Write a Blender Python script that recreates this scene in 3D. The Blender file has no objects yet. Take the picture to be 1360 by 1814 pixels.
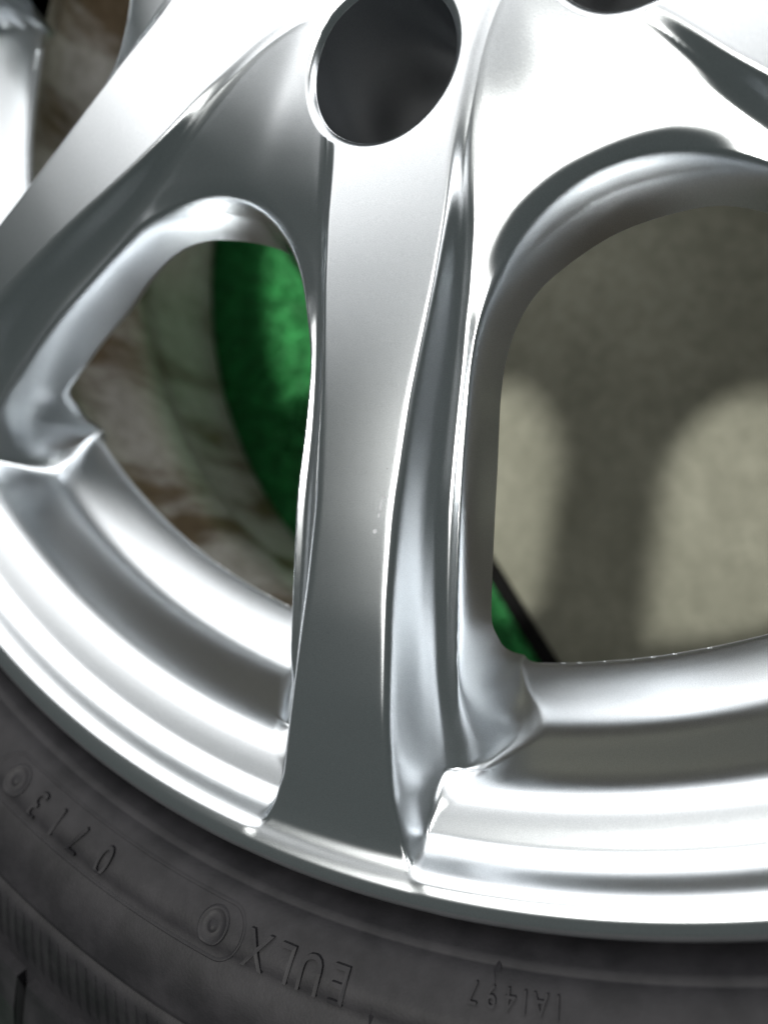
import bpy, bmesh, math, random
import numpy as np
from mathutils import Matrix, Vector

random.seed(4)
rng = np.random.default_rng(7)
scene = bpy.context.scene
COL = scene.collection
MM = 0.001
ZL = 0.208            # height of the wheel's outer lip plane above the ground (wheel lies face up)

# ------------------------------------------------------------------ camera, world, lamps, exposure
cam_d = bpy.data.cameras.new('camera')
cam = bpy.data.objects.new('camera', cam_d)
COL.objects.link(cam)
R = ((0.90209541, -0.00868767, 0.43144919),
     (0.04594874, 0.99604737, -0.07601548),
     (-0.42908343, 0.08839776, 0.89892894))
M = Matrix(R).to_4x4()
M.translation = Vector((0.06453811, -0.16979109, 0.15744889 + ZL))
cam.matrix_world = M
cam_d.sensor_fit = 'HORIZONTAL'
cam_d.sensor_width = 36.0
cam_d.lens = 36.0 * 1399.742 / 1360.0
cam_d.clip_start = 0.005
cam_d.clip_end = 100
cam_d.dof.use_dof = True
cam_d.dof.focus_distance = 0.172
cam_d.dof.aperture_fstop = 9.5
scene.camera = cam

world = bpy.data.worlds.new('World')
scene.world = world
world.use_nodes = True
bg = world.node_tree.nodes['Background']
bg.inputs['Color'].default_value = (0.78, 1.0, 0.97, 1)
bg.inputs['Strength'].default_value = 0.055

def area_lamp(name, loc, target, sx, sy, radiance, color):
    d = bpy.data.lights.new(name, 'AREA')
    d.shape = 'RECTANGLE'
    d.size, d.size_y = sx, sy
    d.energy = radiance * math.pi * sx * sy
    d.color = color
    o = bpy.data.objects.new(name, d)
    COL.objects.link(o)
    o.location = loc
    v = Vector(target) - Vector(loc)
    o.rotation_euler = v.to_track_quat('-Z', 'Y').to_euler()
    return o

area_lamp('daylight_lamp', (-0.45, 1.95, 1.72), (0, 0, 0.2), 3.75, 2.6, 2.45, (1.0, 0.985, 0.965))
area_lamp('side_lamp', (1.42, 0.75, 1.55), (0, 0, 0.2), 0.85, 0.75, 8.5, (1.0, 1.0, 0.99))
area_lamp('overhead_lamp', (-0.15, -0.16, 2.6), (0, 0, 0.0), 0.16, 0.26, 540.0, (1.0, 0.98, 0.92))

scene.render.engine = 'CYCLES'
scene.view_settings.view_transform = 'Standard'
scene.view_settings.look = 'None'
scene.view_settings.exposure = 0.0
scene.view_settings.gamma = 1.0
scene.cycles.max_bounces = 10
scene.cycles.glossy_bounces = 8

# ------------------------------------------------------------------ materials
def mat(name):
    m = bpy.data.materials.new(name)
    m.use_nodes = True
    return m, m.node_tree.nodes, m.node_tree.links, m.node_tree.nodes['Principled BSDF']

def noise(n, l, scale, detail=3, rough=0.5, coord='Object'):
    tc = n.new('ShaderNodeTexCoord')
    t = n.new('ShaderNodeTexNoise')
    t.inputs['Scale'].default_value = scale
    t.inputs['Detail'].default_value = detail
    t.inputs['Roughness'].default_value = rough
    l.new(tc.outputs[coord], t.inputs['Vector'])
    return t

def ramp(n, l, src, a, b, p0=0.3, p1=0.7):
    r = n.new('ShaderNodeValToRGB')
    r.color_ramp.elements[0].position = p0
    r.color_ramp.elements[1].position = p1
    r.color_ramp.elements[0].color = (*a, 1)
    r.color_ramp.elements[1].color = (*b, 1)
    l.new(src, r.inputs['Fac'])
    return r

def bump(n, l, src, strength, dist, target):
    b = n.new('ShaderNodeBump')
    b.inputs['Strength'].default_value = strength
    b.inputs['Distance'].default_value = dist
    l.new(src, b.inputs['Height'])
    l.new(b.outputs['Normal'], target)
    return b

def silver_paint():
    m, n, l, p = mat('silver_wheel_paint')
    fl = noise(n, l, 5200, 1)
    r = ramp(n, l, fl.outputs['Fac'], (0.54, 0.57, 0.60), (0.665, 0.695, 0.725))
    n.remove(p)
    out = n['Material Output']
    g = n.new('ShaderNodeBsdfAnisotropic'); g.distribution = 'BECKMANN'
    g.inputs['Roughness'].default_value = 0.315
    d = n.new('ShaderNodeBsdfDiffuse')
    l.new(r.outputs['Color'], g.inputs['Color']); l.new(r.outputs['Color'], d.inputs['Color'])
    mx = n.new('ShaderNodeMixShader'); mx.inputs[0].default_value = 0.04
    l.new(g.outputs[0], mx.inputs[1]); l.new(d.outputs[0], mx.inputs[2])
    cg = n.new('ShaderNodeBsdfAnisotropic'); cg.distribution = 'BECKMANN'     # clear lacquer
    cg.inputs['Roughness'].default_value = 0.16
    cg.inputs['Color'].default_value = (1, 1, 1, 1)
    fr = n.new('ShaderNodeFresnel'); fr.inputs['IOR'].default_value = 1.45
    mc = n.new('ShaderNodeMixShader')
    l.new(fr.outputs[0], mc.inputs[0]); l.new(mx.outputs[0], mc.inputs[1]); l.new(cg.outputs[0], mc.inputs[2])
    l.new(mc.outputs[0], out.inputs['Surface'])
    bp = bump(n, l, fl.outputs['Fac'], 0.09, 0.00012, g.inputs['Normal'])
    l.new(bp.outputs['Normal'], d.inputs['Normal'])
    return m

def barrel_metal():
    m, n, l, p = mat('dull_barrel_metal')
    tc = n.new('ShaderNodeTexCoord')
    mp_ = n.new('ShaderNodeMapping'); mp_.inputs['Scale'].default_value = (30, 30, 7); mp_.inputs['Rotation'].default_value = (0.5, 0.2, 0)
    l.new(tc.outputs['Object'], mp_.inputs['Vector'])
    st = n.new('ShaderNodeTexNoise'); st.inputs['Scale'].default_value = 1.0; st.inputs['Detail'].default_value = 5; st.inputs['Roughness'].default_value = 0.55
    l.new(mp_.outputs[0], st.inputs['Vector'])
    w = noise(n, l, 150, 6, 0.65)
    a = ramp(n, l, st.outputs['Fac'], (0.17, 0.125, 0.08), (0.52, 0.51, 0.49), 0.42, 0.54)     # brown streaks painted in place of the barrel's shadow and reflection bands
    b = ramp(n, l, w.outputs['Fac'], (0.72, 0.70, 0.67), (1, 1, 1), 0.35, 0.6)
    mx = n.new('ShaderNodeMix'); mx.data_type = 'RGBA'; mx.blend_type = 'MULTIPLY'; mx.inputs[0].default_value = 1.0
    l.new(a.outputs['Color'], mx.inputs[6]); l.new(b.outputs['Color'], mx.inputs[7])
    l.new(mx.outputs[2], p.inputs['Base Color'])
    p.inputs['Metallic'].default_value = 0.25
    p.inputs['Roughness'].default_value = 0.36
    bump(n, l, w.outputs['Fac'], 0.12, 0.0005, p.inputs['Normal'])
    return m

def rubber():
    m, n, l, p = mat('tyre_rubber')
    w = noise(n, l, 90, 5, 0.6)
    r = ramp(n, l, w.outputs['Fac'], (0.0065, 0.0064, 0.0078), (0.0145, 0.0140, 0.0162), 0.36, 0.66)
    l.new(r.outputs['Color'], p.inputs['Base Color'])
    p.inputs['Roughness'].default_value = 0.58
    p.inputs['Specular IOR Level'].default_value = 0.2
    f = noise(n, l, 1500, 3)
    bump(n, l, f.outputs['Fac'], 0.25, 0.0002, p.inputs['Normal'])
    return m

def plain(name, col, rough, metallic=0.0, nscale=80, var=0.25):
    m, n, l, p = mat(name)
    w = noise(n, l, nscale, 4)
    a = tuple(c * (1 - var) for c in col)
    b = tuple(min(1, c * (1 + var)) for c in col)
    r = ramp(n, l, w.outputs['Fac'], a, b)
    l.new(r.outputs['Color'], p.inputs['Base Color'])
    p.inputs['Roughness'].default_value = rough
    p.inputs['Metallic'].default_value = metallic
    return m

def concrete():
    m, n, l, p = mat('pale_concrete')
    a = noise(n, l, 9, 6, 0.62)
    b = noise(n, l, 140, 5, 0.7)
    mx = n.new('ShaderNodeMix'); mx.data_type = 'RGBA'; mx.blend_type = 'MULTIPLY'
    mx.inputs[0].default_value = 0.7
    ra = ramp(n, l, a.outputs['Fac'], (0.17, 0.172, 0.132), (0.305, 0.305, 0.245), 0.32, 0.66)
    rb = ramp(n, l, b.outputs['Fac'], (0.68, 0.68, 0.66), (1, 1, 1), 0.3, 0.62)
    l.new(ra.outputs['Color'], mx.inputs[6]); l.new(rb.outputs['Color'], mx.inputs[7])
    l.new(mx.outputs[2], p.inputs['Base Color'])
    p.inputs['Roughness'].default_value = 0.85
    bump(n, l, b.outputs['Fac'], 0.5, 0.001, p.inputs['Normal'])
    return m

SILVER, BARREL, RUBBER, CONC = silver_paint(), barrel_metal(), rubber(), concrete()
TURF = plain('green_turf', (0.024, 0.24, 0.06), 0.75, 0, 120, 0.35)
BACKING = plain('black_mat_binding', (0.006, 0.006, 0.006), 0.95)
BACKING.node_tree.nodes['Principled BSDF'].inputs['Specular IOR Level'].default_value = 0.1
STEEL = plain('dark_cast_metal', (0.03, 0.03, 0.031), 0.55, 0.4)

# ------------------------------------------------------------------ helpers
def mesh_obj(name, verts, faces, m, parent=None, smooth=True, normals=None):
    me = bpy.data.meshes.new(name)
    me.from_pydata(verts, [], faces)
    return finish(name, me, m, parent, smooth, normals)

def np_mesh(name, V, quads, tris, m, parent=None, normals=None, smooth=True):
    """fast mesh from arrays (mm in wheel space: z = 0 at the lip plane)"""
    me = bpy.data.meshes.new(name)
    V = np.asarray(V, np.float64) * MM
    nq, nt = len(quads), len(tris)
    idx = np.concatenate([np.asarray(quads, np.int32).reshape(-1), np.asarray(tris, np.int32).reshape(-1)]).astype(np.int32)
    me.vertices.add(len(V)); me.vertices.foreach_set('co', V.astype(np.float32).ravel())
    me.loops.add(len(idx)); me.loops.foreach_set('vertex_index', idx)
    start = np.concatenate([np.arange(nq) * 4, nq * 4 + np.arange(nt) * 3]).astype(np.int32)
    me.polygons.add(nq + nt); me.polygons.foreach_set('loop_start', start)
    me.update(calc_edges=True); me.validate()
    return finish(name, me, m, parent, smooth, normals)

def finish(name, me, m, parent, smooth, normals=None):
    me.materials.append(m)
    if smooth:
        me.polygons.foreach_set('use_smooth', [True] * len(me.polygons))
    if normals is not None:
        me.normals_split_custom_set_from_vertices([tuple(v) for v in normals])
    o = bpy.data.objects.new(name, me)
    COL.objects.link(o)
    if parent:
        o.parent = parent
    return o

def lathe(name, prof, angs, m, parent, close_loop=False):
    """prof: list of (r, z) mm ; angs degrees (full turn)"""
    prof = np.array(prof, float)
    n, k = len(prof), len(angs)
    a = np.radians(angs)
    V = np.empty((n, k, 3))
    V[:, :, 0] = prof[:, 0][:, None] * np.cos(a)
    V[:, :, 1] = prof[:, 0][:, None] * np.sin(a)
    V[:, :, 2] = prof[:, 1][:, None]
    I = np.arange(n * k).reshape(n, k)
    rows = n if close_loop else n - 1
    q = []
    for i in range(rows):
        j = (i + 1) % n
        q.append(np.stack([I[i], np.roll(I[i], -1), np.roll(I[j], -1), I[j]], 1))
    return np_mesh(name, V.reshape(-1, 3), np.concatenate(q), np.zeros((0, 3), int), m, parent)

def smoothed(pts, step=0.25, sigma=3.0):
    pts = np.array(pts, float)
    x = np.arange(pts[0, 0], pts[-1, 0] + step, step)
    y = np.interp(x, pts[:, 0], pts[:, 1])
    n = int(4 * sigma / step)
    ker = np.exp(-0.5 * (np.arange(-n, n + 1) * step / sigma) ** 2); ker /= ker.sum()
    yp = np.concatenate([2 * y[0] - y[n:0:-1], y, 2 * y[-1] - y[-2:-n - 2:-1]])
    return x, np.convolve(yp, ker, 'valid')

def smin(a, b, k):
    h = np.clip(k - np.abs(a - b), 0, None) / k
    return np.minimum(a, b) - h * h * k * 0.25

def smax(a, b, k):
    return -smin(-a, -b, k)

def sstep(x, a, b):
    t = np.clip((x - a) / (b - a), 0, 1)
    return t * t * (3 - 2 * t)

# ------------------------------------------------------------------ wheel shape (mm)
PHI, NSP = -95.0, 7
SEC = 360.0 / NSP
LUG_R, LUG_B = 61.0, 17.2
LUGS = (-99.9, -46.5, 30.1, 106.8, -176.5)
ZF = smoothed([(30, 15), (60, 14), (85, 12.8), (110, 11.6), (135, 10.6), (160, 9.2), (180, 7.6), (200, 5.4), (214, 2.7), (220, 1.0), (225, -0.4), (229, -1.1), (233, -1.3), (240, -3), (250, -5)], sigma=3)
HW = smoothed([(30, 24), (50, 18), (62, 15.2), (80, 13.4), (95, 13.7), (109, 12.8), (133, 10.2), (157, 8.8), (175, 9.3), (200, 11.2), (214, 12.7), (222, 13.8), (227, 15.4), (231, 17.8), (236, 21), (241, 24)], sigma=2.5)
UW = smoothed([(30, 20.3), (115, 20.3), (142, 20.5), (154, 21.1), (172, 21.4), (190, 22.2), (207, 23.8), (232, 27), (250, 29)], sigma=4)
ZE = smoothed([(30, 14.4), (50, 14.2), (62, 13.7), (72, 13.0), (80, 12.1), (92, 10.0), (100, 7.2), (110, 4.6), (122, 2.5), (138, 1.2), (154, 0.3), (172, -3.2), (190, -7.2), (207, -13), (216, -14.5), (250, -17)], sigma=4)
RIM = smoothed([(150, -90), (191.5, -43.8), (195, -40.6), (201, -36.0), (206.6, -32.2), (214.2, -13.8), (217.5, -11.0), (222, -9.4), (226.6, -7.9), (229.6, -4.9), (231.2, -2.0), (231.9, -0.9), (232.4, -0.6), (233.5, 0.35), (236.0, 0.75), (238.4, 0.25), (240.0, -1.2), (241.0, -3.4), (241.6, -6.5), (241.9, -10)], step=0.1, sigma=0.55)
_soft = smoothed([(150, -90), (191.5, -43.8), (195, -40.6), (201, -36.0), (206.6, -32.2), (214.2, -13.8), (217.5, -11.0), (222, -9.4), (226.6, -7.9), (250, -0.5)], step=0.1, sigma=1.7)
_t = np.clip((RIM[0] - 218) / 6, 0, 1)
RIM = (RIM[0], np.interp(RIM[0], *_soft) * (1 - _t) + RIM[1] * _t)
FOOT = smoothed([(200, 5.4), (214, 2.7), (219, 1.3), (223, 0.2), (227, -0.75), (230, -0.95), (232, -0.6), (234, 0.2), (236.0, 0.74), (238.4, 0.25), (240.0, -1.2), (241.0, -3.4), (241.6, -6.5), (241.9, -10)], step=0.1, sigma=0.7)
DROP = smoothed([(-0.5, 0), (0.0, 0), (0.10, 0.07), (0.36, 0.62), (0.56, 0.90), (0.76, 1.0), (1.0, 0.985), (9, 0.985)], step=0.01, sigma=0.045)

KK = smoothed([(30, 8), (96, 8), (108, 5.6), (124, 5.6), (145, 7), (181, 7), (187.5, 12), (191.5, 11), (195.5, 6.2), (200, 3.6), (204, 2.4), (208, 1.9), (214, 1.8), (222, 3), (250, 5)], sigma=1.5)

def shape(x, y):
    """height of the casting and the two cut functions (all > 0 where there is metal)"""
    r = np.hypot(x, y)
    a = np.degrees(np.arctan2(y, x)) - PHI
    a = a - SEC * np.round(a / SEC)
    t = np.abs(a) / (SEC / 2)
    a = SEC / 2 * (t - t ** 9 / 9)                          # rounds the fold half way between two spokes
    s = r * np.cos(np.radians(a)); u = np.abs(r * np.sin(np.radians(a)))
    zf = np.interp(s, *ZF); h = np.interp(s, *HW); U = np.interp(s, *UW)
    ze = np.interp(r + (s - r) * sstep(r, 96, 122), *ZE)
    du = u - h
    dw = smin(u - U, r - 93.0, 38.0)                      # > 0 beyond the front edge of a window
    z = zf - (zf - ze) * np.interp(du / np.clip(U - h, 5.0, 12.5), *DROP)
    z = z - 0.55 * np.exp(-((du / np.clip(U - h, 5.0, 12.5) - 0.74) / 0.16) ** 2) * sstep(s, 108, 150) * (1 - sstep(s, 180, 200))
    hubw = 1 - sstep(r, 97, 118)
    z = z - 0.17 * np.clip(du - 3, 0, 26) * hubw            # the hub falls away from each spoke
    q = np.clip(dw + 5.0, 0, 5.0)
    z = z - 0.13 * q * q * hubw                            # and rolls down towards a window
    rho = 1.1 + 0.9 * hubw + 2.6 * sstep(r, 192, 208)
    fall = np.where(dw > rho, dw, np.where(dw > -rho, (dw + rho) ** 2 / (4 * rho), 0.0))
    kk = np.interp(r, *KK)                    # the flank leans out into a fillet near the rim
    z = z - kk * fall * (1 - sstep(r, 226, 232)) - 6 * sstep(r, 233.0, 239.5)
    # recess at the hub with the lug bores opening into it
    pk = r - 37.0
    for k in range(5):
        al = math.radians(LUGS[k])
        pk = smin(pk, np.hypot(x - LUG_R * math.cos(al), y - LUG_R * math.sin(al)) - LUG_B, 2.0)
    e = np.clip(2.2 - pk, 0, 2.2)
    z = z - e * e * 0.32
    zr = np.interp(r, *RIM)
    Z = smax(z, zr, 2.4 + 7 * sstep(r, 193, 203) * (1 - sstep(r, 206, 214)) + 1.8 * sstep(r, 206, 214))
    Z = np.where(r > 213, smax(z, zr, 5.2 - 2.6 * sstep(r, 219, 226)), Z)
    foot = (1 - sstep(du, -0.5, 4.0)) * sstep(r, 217, 224)  # the end of a spoke sweeps up into the lip
    Z = Z + foot * (np.interp(r, *FOOT) - Z)
    solid = smax(2.2 - dw, r - 191.5, 6.0)
    Z = Z - 0.6 * np.clip(1.0 - solid, 0, 1.0) ** 2 * sstep(r, 184, 189)
    return Z, solid, pk, z, zr

def nrm(x, y, e=0.08):
    zx = (shape(x + e, y)[0] - shape(x - e, y)[0]) / (2 * e)
    zy = (shape(x, y + e)[0] - shape(x, y - e)[0]) / (2 * e)
    n = np.stack([-zx, -zy, np.ones_like(zx)], -1)
    return n / np.linalg.norm(n, axis=-1, keepdims=True)

# polar grid, fine where the photograph looks
rs = np.concatenate([np.arange(34, 84, 0.45), np.arange(84, 106, 0.3), np.arange(106, 120, 0.5), np.arange(120, 186, 0.9), np.arange(186, 203, 0.5), np.arange(203, 218, 0.25), np.arange(218, 229, 0.45), np.arange(229, 241.95, 0.25)])
af = np.concatenate([np.arange(-186, -152, 0.2), np.arange(-152, -64, 0.125), np.arange(-64, -18, 0.2)]); ac = np.arange(-18, 174, 0.7)
ang = np.concatenate([af, ac])
RR, AA = np.meshgrid(rs, np.radians(ang), indexing='ij')
X, Y = RR * np.cos(AA), RR * np.sin(AA)
Z, SOL, PK, ZS, ZR = shape(X, Y)
C = np.minimum(SOL, PK)
nr, na = X.shape
I = np.arange(nr * na).reshape(nr, na)
J = np.roll(I, -1, axis=1)
quads = np.stack([I[:-1], I[1:], J[1:], J[:-1]], -1).reshape(-1, 4)
# orientation: r then angle -> counter-clockwise seen from +z
V = np.stack([X.ravel(), Y.ravel(), Z.ravel()], 1)
c = C.ravel()
inside = c[quads] > 0
full = inside.all(1)
part = inside.any(1) & ~full
Q = quads[full]
# clip partial quads as two triangles each
T = np.concatenate([quads[part][:, [0, 1, 2]], quads[part][:, [0, 2, 3]]])
new_pts, edge_id = [], {}
tris, rim_edges = [], []
def cutpt(i, j):
    key = (i, j) if i < j else (j, i)
    if key in edge_id:
        return edge_id[key]
    i, j = key
    ci, cj = c[i], c[j]
    t = ci / (ci - cj)
    pid = len(V) + len(new_pts)
    new_pts.append((V[i, 0] + t * (V[j, 0] - V[i, 0]), V[i, 1] + t * (V[j, 1] - V[i, 1])))
    edge_id[key] = pid
    return pid
for t in T.tolist():
    ins = [c[v] > 0 for v in t]
    k = sum(ins)
    if k == 0:
        continue
    if k == 3:
        tris.append(t); continue
    if k == 1:
        i = ins.index(True); a, b, d = t[i], t[(i + 1) % 3], t[(i + 2) % 3]
        p, q = cutpt(a, b), cutpt(a, d)
        tris.append([a, p, q]); rim_edges.append((p, q))
    else:
        i = ins.index(False); a, b, d = t[i], t[(i + 1) % 3], t[(i + 2) % 3]
        p, q = cutpt(a, b), cutpt(a, d)
        tris.append([p, b, d]); tris.append([p, d, q]); rim_edges.append((q, p))
NP = np.array(new_pts)
# pull the cut vertices onto the exact boundary
for _ in range(3):
    f = lambda px, py: np.minimum(*shape(px, py)[1:3])
    e = 0.05
    f0 = f(NP[:, 0], NP[:, 1])
    gx = (f(NP[:, 0] + e, NP[:, 1]) - f(NP[:, 0] - e, NP[:, 1])) / (2 * e)
    gy = (f(NP[:, 0], NP[:, 1] + e) - f(NP[:, 0], NP[:, 1] - e)) / (2 * e)
    g2 = np.maximum(gx * gx + gy * gy, 0.05)
    st = np.clip(f0 / g2, -0.4, 0.4)
    NP[:, 0] -= st * gx; NP[:, 1] -= st * gy
NZ, NSOL, NPK = shape(NP[:, 0], NP[:, 1])[:3]
V = np.concatenate([V, np.column_stack([NP, NZ])])
N = nrm(V[:, 0], V[:, 1])
tris = np.array(tris)
# which part does each face belong to
def centre(F):
    return V[F].mean(1)
def owner(F):
    ct = centre(F)
    r = np.hypot(ct[:, 0], ct[:, 1])
    a = np.degrees(np.arctan2(ct[:, 1], ct[:, 0])) - PHI
    k = np.round(a / SEC).astype(int) % NSP
    _, _, _, zs, zr = shape(ct[:, 0], ct[:, 1])
    rim = ((zr > zs) & (r > 185)) | (r > 231.8)
    return np.where(rim, 100, np.where(r < 90, 200, k))
oq, ot = owner(Q), owner(tris)

wheel = bpy.data.objects.new('car_wheel', None)
COL.objects.link(wheel)
wheel['label'] = 'silver seven spoke alloy car wheel with black tyre, lying face up'
wheel['category'] = 'wheel'
PARTS = {}
def root(name):
    return name
def emit(name, code):
    q, t = Q[oq == code], tris[ot == code]
    used = np.unique(np.concatenate([q.ravel(), t.ravel()]))
    mp = np.full(len(V), -1); mp[used] = np.arange(len(used))
    o = np_mesh(name, V[used] + [0, 0, ZL / MM], mp[q], mp[t], SILVER, wheel, N[used])
    PARTS[code] = o
emit('hub', 200)
for k in range(NSP):
    emit('spoke', k)
emit('rim_flange', 100)

# side walls along the cut edges
E_ = np.array(rim_edges)
mid = V[E_].mean(1)
msol, mpk = shape(mid[:, 0], mid[:, 1])[1:3]
is_pocket = np.abs(mpk) < np.abs(msol)
def wall(name, edges, depth, inset, m, parent):
    used = np.unique(edges)
    mp = np.full(len(V), -1); mp[used] = np.arange(len(used))
    top = V[used].copy()
    e = 0.06
    f = lambda px, py: np.minimum(*shape(px, py)[1:3])
    gx = (f(top[:, 0] + e, top[:, 1]) - f(top[:, 0] - e, top[:, 1])) / (2 * e)
    gy = (f(top[:, 0], top[:, 1] + e) - f(top[:, 0], top[:, 1] - e)) / (2 * e)
    g = np.stack([gx, gy], 1); g /= np.maximum(np.linalg.norm(g, axis=1, keepdims=True), 1e-6)
    n = len(used)
    bot = top.copy()
    bot[:, :2] += g * inset
    bot[:, 2] = depth(top)
    a, b = mp[edges[:, 0]], mp[edges[:, 1]]
    qd = np.stack([a, a + n, b + n, b], 1)
    nn = np.column_stack([-g, np.zeros(n)])
    return np_mesh(name, np.concatenate([top, bot]) + [0, 0, ZL / MM], qd, np.zeros((0, 3), int), m, parent, np.concatenate([nn, nn]))
we = E_[~is_pocket]
wall('window_edge', we, lambda t: t[:, 2] - 4.0, 2.5, SILVER, wheel)
pe = E_[is_pocket]
pw = wall('lug_pocket_wall', pe, lambda t: np.full(len(t), -38.0), 1.2, SILVER, wheel)

# floor of the hub recess with the bolt seats
def disc_with_holes():
    bm = bmesh.new()
    n = 160
    outer = [bm.verts.new((82 * math.cos(2 * math.pi * i / n) * MM, 82 * math.sin(2 * math.pi * i / n) * MM, ZL - 38.2 * MM)) for i in range(n)]
    edges = [bm.edges.new((outer[i], outer[(i + 1) % n])) for i in range(n)]
    rings = []
    for k in range(5):
        al = math.radians(LUGS[k])
        cx, cy = LUG_R * math.cos(al), LUG_R * math.sin(al)
        rr = [bm.verts.new(((cx + 11.5 * math.cos(2 * math.pi * i / 40)) * MM, (cy + 11.5 * math.sin(2 * math.pi * i / 40)) * MM, ZL - 38.2 * MM)) for i in range(40)]
        edges += [bm.edges.new((rr[i], rr[(i + 1) % 40])) for i in range(40)]
    rr = [bm.verts.new((31 * math.cos(2 * math.pi * i / 80) * MM, 31 * math.sin(2 * math.pi * i / 80) * MM, ZL - 38.2 * MM)) for i in range(80)]
    edges += [bm.edges.new((rr[i], rr[(i + 1) % 80])) for i in range(80)]
    bmesh.ops.triangle_fill(bm, use_beauty=True, edges=edges)
    me = bpy.data.meshes.new('pocket_floor'); bm.to_mesh(me); bm.free()
    return finish('pocket_floor', me, STEEL, wheel, False)
disc_with_holes()
def tube(name, cx, cy, prof, n, m, parent):
    a = np.arange(n) * 2 * math.pi / n
    vs, q = [], []
    for r, z in prof:
        vs += [((cx + r * math.cos(t)) * MM, (cy + r * math.sin(t)) * MM, ZL + z * MM) for t in a]
    for i in range(len(prof) - 1):
        for j in range(n):
            q.append((i * n + j, i * n + (j + 1) % n, (i + 1) * n + (j + 1) % n, (i + 1) * n + j))
    return mesh_obj(name, vs, q, m, parent)
for k in range(5):
    al = math.radians(LUGS[k])
    tube('lug_seat', LUG_R * math.cos(al), LUG_R * math.sin(al), [(13.5, -37.6), (12.5, -37.2), (11.3, -38.5), (7.2, -43), (7.2, -54), (0.2, -54)], 40, STEEL, wheel)
tube('centre_cap', 0, 0, [(33, -37.8), (31, -36.6), (29, -36.0), (20, -35.2), (0.5, -35)], 80, STEEL, wheel)
# hub pad behind the spokes
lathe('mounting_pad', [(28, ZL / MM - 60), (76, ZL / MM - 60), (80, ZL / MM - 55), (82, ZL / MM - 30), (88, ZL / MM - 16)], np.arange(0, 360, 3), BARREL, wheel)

# barrel behind the face
zz = ZL / MM
FULL = np.concatenate([np.arange(-186, -18, 0.6), np.arange(-18, 174, 1.5)])
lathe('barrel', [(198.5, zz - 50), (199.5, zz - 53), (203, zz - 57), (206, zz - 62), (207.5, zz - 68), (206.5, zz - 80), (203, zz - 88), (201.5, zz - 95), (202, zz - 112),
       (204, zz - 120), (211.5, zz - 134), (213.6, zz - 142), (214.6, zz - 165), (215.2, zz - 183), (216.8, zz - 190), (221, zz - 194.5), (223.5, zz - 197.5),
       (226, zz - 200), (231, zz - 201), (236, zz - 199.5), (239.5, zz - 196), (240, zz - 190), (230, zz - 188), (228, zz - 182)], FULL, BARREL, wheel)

# ------------------------------------------------------------------ tyre
TP = [(229, -20), (236, -19), (241.8, -17), (243.6, -11), (245.2, -6.6), (246.6, -4.7), (247.3, -3.4), (247.9, -3.3), (248.3, -2.9), (248.7, -1.4), (250.5, 0.1), (253, 1.7), (256, 3.4), (259.6, 5.0),
      (260.1, 4.7), (262, 5.6), (266, 6.7), (270, 7.0), (274, 6.7), (277.6, 6.0), (278.6, 5.9), (279.2, 4.6), (280.2, 4.5), (281, 5.2), (286, 3.3), (292, 0.6), (298, -2.2), (304, -5.0), (318, -10), (330, -16), (342, -24), (350, -36),
      (353, -60), (354, -100)]
tp = np.array(TP)
tp[:, 0] += 0
back = [(r, -200 - z) for r, z in TP[::-1][1:]]
lathe_prof = [(r, z + zz) for r, z in TP] + [(r, max(z, -207.0) + zz) for r, z in back]
tyre = lathe('tyre', lathe_prof, FULL, RUBBER, wheel)
def tz(r):
    return float(np.interp(r, tp[:-1, 0], tp[:-1, 1]))
def tslope(r):
    return (tz(r + 0.8) - tz(r - 0.8)) / 1.6

def sub(o_list, name, parent, m):
    """join a list of (verts, faces) into one mesh"""
    vs, fs = [], []
    for v, f in o_list:
        b = len(vs); vs += v; fs += [tuple(i + b for i in q) for q in f]
    return mesh_obj(name, vs, fs, m, parent, smooth=False)

def glyph(ch, height, depth):
    cu = bpy.data.curves.new('glyph', 'FONT')
    cu.body = ch; cu.size = 1.0; cu.extrude = 0.0; cu.align_x = 'CENTER'
    cu.resolution_u = 4
    o = bpy.data.objects.new('glyph', cu)
    COL.objects.link(o)
    dg = bpy.context.evaluated_depsgraph_get()
    me = bpy.data.meshes.new_from_object(o.evaluated_get(dg))
    bm = bmesh.new(); bm.from_mesh(me)
    bmesh.ops.remove_doubles(bm, verts=bm.verts, dist=1e-5)
    r = bmesh.ops.extrude_face_region(bm, geom=bm.faces[:])
    up = [g for g in r['geom'] if isinstance(g, bmesh.types.BMVert)]
    upset = set(up)
    bm.verts.index_update()
    vs = [(v.co.x, v.co.y, 1.0 if v in upset else 0.0) for v in bm.verts]
    fs = [tuple(v.index for v in f.verts) for f in bm.faces]
    bm.free()
    bpy.data.objects.remove(o); bpy.data.curves.remove(cu); bpy.data.meshes.remove(me)
    ys = [v[1] for v in vs]; y0, y1 = min(ys), max(ys)
    sc = height / 0.73
    return [(x * sc * 0.86, (y - 0.365) * sc, z * depth) for x, y, z in vs], fs

def on_sidewall(gv, r, a):
    """glyph x runs clockwise, glyph top points outward"""
    t = math.radians(a)
    er = (math.cos(t), math.sin(t)); et = (math.sin(t), -math.cos(t))
    out = []
    for x, y, z in gv:
        rr = r + y
        zz2 = tz(rr) + z
        out.append(((er[0] * rr + et[0] * x) * MM, (er[1] * rr + et[1] * x) * MM, ZL + zz2 * MM))
    return out

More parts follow.
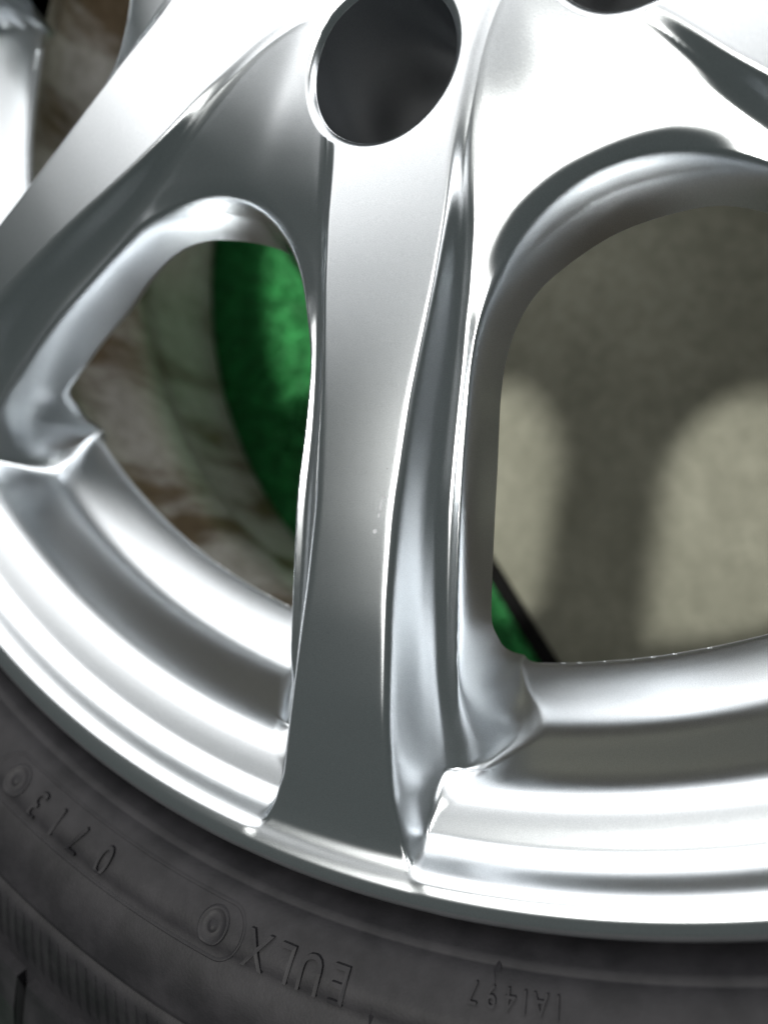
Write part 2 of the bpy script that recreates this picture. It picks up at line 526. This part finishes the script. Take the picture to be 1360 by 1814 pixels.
def lettering(name, items, height, depth, label):
    lst = []
    for ch, r, a in items:
        gv, gf = glyph(ch, height, depth)
        lst.append((on_sidewall(gv, r, a), gf))
    o = sub(lst, name, tyre, RUBBER)
    o['label'] = label
    return o
lettering('moulded_lettering', [('E', 257, -93.2), ('U', 257, -94.8), ('L', 257, -96.2), ('X', 257, -97.9)], 7.4, 0.85,
          'moulded letters EULX on the tyre sidewall')
lettering('moulded_lettering', [('0', 257.2, -108.4), ('7', 257.2, -110.6), ('1', 257.2, -112.4), ('3', 257.2, -114.2)], 7.0, 0.8,
          'moulded date code 0713 inside an outlined plate on the tyre sidewall')
lettering('moulded_lettering', [('1', 252, -83.0), ('A', 252, -83.75), ('1', 252, -84.45), ('4', 252, -85.1), ('9', 252, -85.95), ('7', 252, -86.8)], 3.7, 0.75,
          'small moulded code 1A1497 on the tyre sidewall')

def ring_mark(r, a):
    vs, fs = [], []
    n = 32
    t = math.radians(a)
    cx, cy = r * math.cos(t), r * math.sin(t)
    prof = [(4.0, 0.0), (3.75, 0.42), (3.4, 0.45), (3.05, 0.05), (1.6, -0.05), (1.2, 0.1), (0.85, 0.55), (0.0, 0.7)]
    for pr, pz in prof:
        for i in range(n):
            b = 2 * math.pi * i / n
            x, y = cx + pr * math.cos(b), cy + pr * math.sin(b)
            vs.append((x * MM, y * MM, ZL + (tz(math.hypot(x, y)) + pz + 0.08) * MM))
    for i in range(len(prof) - 1):
        for j in range(n):
            fs.append((i * n + j, i * n + (j + 1) % n, (i + 1) * n + (j + 1) % n, (i + 1) * n + j))
    return vs, fs
for a in (-100.7, -116.4):
    v, f = ring_mark(256.4, a)
    mesh_obj('moulded_ring_mark', v, f, RUBBER, tyre)
# raised outline of the date plate: a long capsule bent along the sidewall
def plate_outline():
    r0, r1, a0, a1 = 251.2, 262.0, -98.9, -118.2
    path = [(r0, a) for a in np.linspace(a0 - 1.2, a1 + 1.2, 40)]
    rm, hr = (r0 + r1) / 2, (r1 - r0) / 2
    path += [(rm - hr * math.cos(t), a1 + 1.2 - 1.2 * math.sin(t)) for t in np.linspace(0.1, math.pi - 0.1, 14)]
    path += [(r1, a) for a in np.linspace(a1 + 1.2, a0 - 1.2, 40)]
    path += [(rm + hr * math.cos(t), a0 - 1.2 + 1.2 * math.sin(t)) for t in np.linspace(0.1, math.pi - 0.1, 14)]
    pts = [Vector((r * math.cos(math.radians(a)), r * math.sin(math.radians(a)))) for r, a in path]
    n = len(pts); vs, fs = [], []
    for i in range(n):
        d = (pts[(i + 1) % n] - pts[i - 1]).normalized(); q = Vector((-d.y, d.x))
        for off, hh in ((-0.42, 0.0), (-0.1, 0.28), (0.1, 0.28), (0.42, 0.0)):
            p = pts[i] + q * off
            vs.append((p.x * MM, p.y * MM, ZL + (tz(p.length) + hh + 0.02) * MM))
    for i in range(n):
        for k in range(3):
            fs.append((i * 4 + k, i * 4 + k + 1, ((i + 1) % n) * 4 + k + 1, ((i + 1) % n) * 4 + k))
    return vs, fs
v, f = plate_outline()
mesh_obj('moulded_outline', v, f, RUBBER, tyre)
# small notch mark above the code
def bump_mark(r, a, lr, lt, h):
    t = math.radians(a)
    vs = []
    for dr, dt, dz in ((-lr, 0, 0), (0, -lt, 0), (lr, 0, 0), (0, lt, 0), (0, 0, h)):
        rr = r + dr; tt = t + dt / r
        vs.append((rr * math.cos(tt) * MM, rr * math.sin(tt) * MM, ZL + (tz(rr) + dz + 0.03) * MM))
    return vs, [(0, 1, 4), (1, 2, 4), (2, 3, 4), (3, 0, 4)]
v, f = bump_mark(248.6, -85.9, 1.6, 0.9, 0.8)
mesh_obj('mould_mark', v, f, RUBBER, tyre, smooth=False)
v, f = bump_mark(260.2, -91.4, 2.2, 0.5, 0.6)
mesh_obj('mould_mark', v, f, RUBBER, tyre, smooth=False)

# fine radial ribs on the shoulder, one joined piece
lst = []
for i in range(520):
    t = 2 * math.pi * i / 520
    vs = []
    for r in (282.2, 287, 292, 297, 301.5):
        z = tz(r) - 0.15
        hh = 0.75 if 283 < r < 301 else 0.1
        for dt, dz in ((-0.0028, 0), (0, hh), (0.0028, 0)):
            vs.append((r * math.cos(t + dt) * MM, r * math.sin(t + dt) * MM, ZL + (z + dz) * MM))
    fs = []
    for k in range(4):
        for j in range(2):
            fs.append((k * 3 + j, k * 3 + j + 1, k * 3 + j + 4, k * 3 + j + 3))
    lst.append((vs, fs))
rb = sub(lst, 'shoulder_ribs', tyre, RUBBER)
rb['kind'] = 'stuff'

# tread blocks round the shoulder
def block_mesh():
    vs = []
    w = 0.5 * math.radians(360 / 66) * 0.86
    sec = [(303.5, -7.0), (305.5, -2.6), (318, -6.5), (331, -12), (345, -21), (356, -36), (360, -80), (350, -80), (345, -34), (325, -19)]
    fs = []
    for t in (-w, w):
        for r, z in sec:
            tt = t + (0.018 if z < -30 else 0)
            vs.append((r * math.cos(tt) * MM, r * math.sin(tt) * MM, ZL + z * MM))
    n = len(sec)
    fs.append(tuple(range(n))); fs.append(tuple(range(2 * n - 1, n - 1, -1)))
    for i in range(n):
        j = (i + 1) % n
        fs.append((i, i + n, j + n, j))
    me = bpy.data.meshes.new('tread_block'); me.from_pydata(vs, [], fs); me.materials.append(RUBBER)
    bm = bmesh.new(); bm.from_mesh(me); bmesh.ops.recalc_face_normals(bm, faces=bm.faces[:]); bm.to_mesh(me); bm.free()
    return me
bme = block_mesh()
for i in range(66):
    o = bpy.data.objects.new('tread_block', bme)
    COL.objects.link(o); o.parent = tyre
    o.rotation_euler = (0, 0, 2 * math.pi * i / 66)

# pale chips in the lacquer of one spoke, beside its right-hand ridge
def chips():
    lst = []
    ca, sa = math.cos(math.radians(PHI)), math.sin(math.radians(PHI))
    for s0, s1, u0, w in ((153.9, 154.7, 6.7, 0.42), (155.0, 157.2, 6.35, 0.40), (157.5, 158.6, 6.2, 0.30), (161.0, 162.0, 5.5, 0.50), (148.0, 148.4, 7.0, 0.14)):
        ss = np.linspace(s0, s1, 7)
        L, Rr = [], []
        for i, q in enumerate(ss):
            ww = 1.5 * w * math.sin(math.pi * (i + 0.6) / 7.2) * rng.uniform(0.55, 1.0)
            du_ = rng.uniform(-0.1, 0.1)
            L.append((q, u0 - ww + du_)); Rr.append((q, u0 + ww + du_))
        vs = []
        for q, u in L + Rr:
            x, y = q * ca - u * sa, q * sa + u * ca
            z = float(shape(np.array([x]), np.array([y]))[0][0])
            vs.append((x * MM, y * MM, ZL + (z + 0.035) * MM))
        n = len(L)
        lst.append((vs, [(i, i + n, i + n + 1, i + 1) for i in range(n - 1)]))
    return lst
CHIP = plain('chipped_lacquer', (0.30, 0.31, 0.33), 0.6)
sub(chips(), 'paint_chip', PARTS[0], CHIP)

# ------------------------------------------------------------------ ground, mat
def slab(name, pts, z0, z1, m, parent=None):
    n = len(pts)
    vs = [(x, y, z1) for x, y in pts] + [(x, y, z0) for x, y in pts]
    fs = [tuple(range(n)), tuple(range(2 * n - 1, n - 1, -1))] + [(i, i + n, (i + 1) % n + n, (i + 1) % n) for i in range(n)]
    me = bpy.data.meshes.new(name); me.from_pydata(vs, [], fs)
    bm = bmesh.new(); bm.from_mesh(me); bmesh.ops.recalc_face_normals(bm, faces=bm.faces[:]); bm.to_mesh(me); bm.free()
    return finish(name, me, m, parent, False)
g = slab('concrete_ground', [(-6, -6), (6, -6), (6, 6), (-6, 6)], -0.12, -0.006, CONC)
g['kind'] = 'structure'

P0 = Vector((-0.054, -0.160)); D = Vector((0.576, -0.818)).normalized(); Nn = Vector((-D.y, D.x)) * -1
if Nn.x > 0: Nn = -Nn
def mp(t, w):
    p = P0 + D * t + Nn * w
    return (p.x, p.y)
matr = bpy.data.objects.new('turf_mat', None)
COL.objects.link(matr)
matr['label'] = 'green artificial turf mat with black edge under the wheel'
matr['category'] = 'mat'
slab('turf_base', [mp(-1.6, 0.006), mp(1.6, 0.006), mp(1.6, 1.6), mp(-1.6, 1.6)], -0.005, -0.0035, TURF, matr)
slab('mat_binding', [mp(-1.6, -0.0005), mp(1.6, -0.0005), mp(1.6, 0.0062), mp(-1.6, 0.0062)], -0.0055, -0.0005, BACKING, matr)
# pile near the wheel
n = 90000
t = rng.uniform(-0.45, 0.30, n); w = rng.uniform(0.007, 0.36, n)
bx = P0.x + D.x * t + Nn.x * w; by = P0.y + D.y * t + Nn.y * w
an = rng.uniform(0, 2 * math.pi, n); hgt = rng.uniform(0.003, 0.0065, n); wd = rng.uniform(0.0004, 0.0008, n)
lean = rng.normal(0, 0.0022, (n, 2))
Vb = np.empty((n, 3, 3))
Vb[:, 0] = np.stack([bx - wd * np.cos(an), by - wd * np.sin(an), np.full(n, -0.0036)], 1)
Vb[:, 1] = np.stack([bx + wd * np.cos(an), by + wd * np.sin(an), np.full(n, -0.0036)], 1)
Vb[:, 2] = np.stack([bx + lean[:, 0], by + lean[:, 1], -0.0036 + hgt], 1)
pile = np_mesh('turf_pile', Vb.reshape(-1, 3) / MM, np.zeros((0, 4), int), np.arange(n * 3).reshape(-1, 3), TURF, matr, smooth=False)
pile['kind'] = 'stuff'
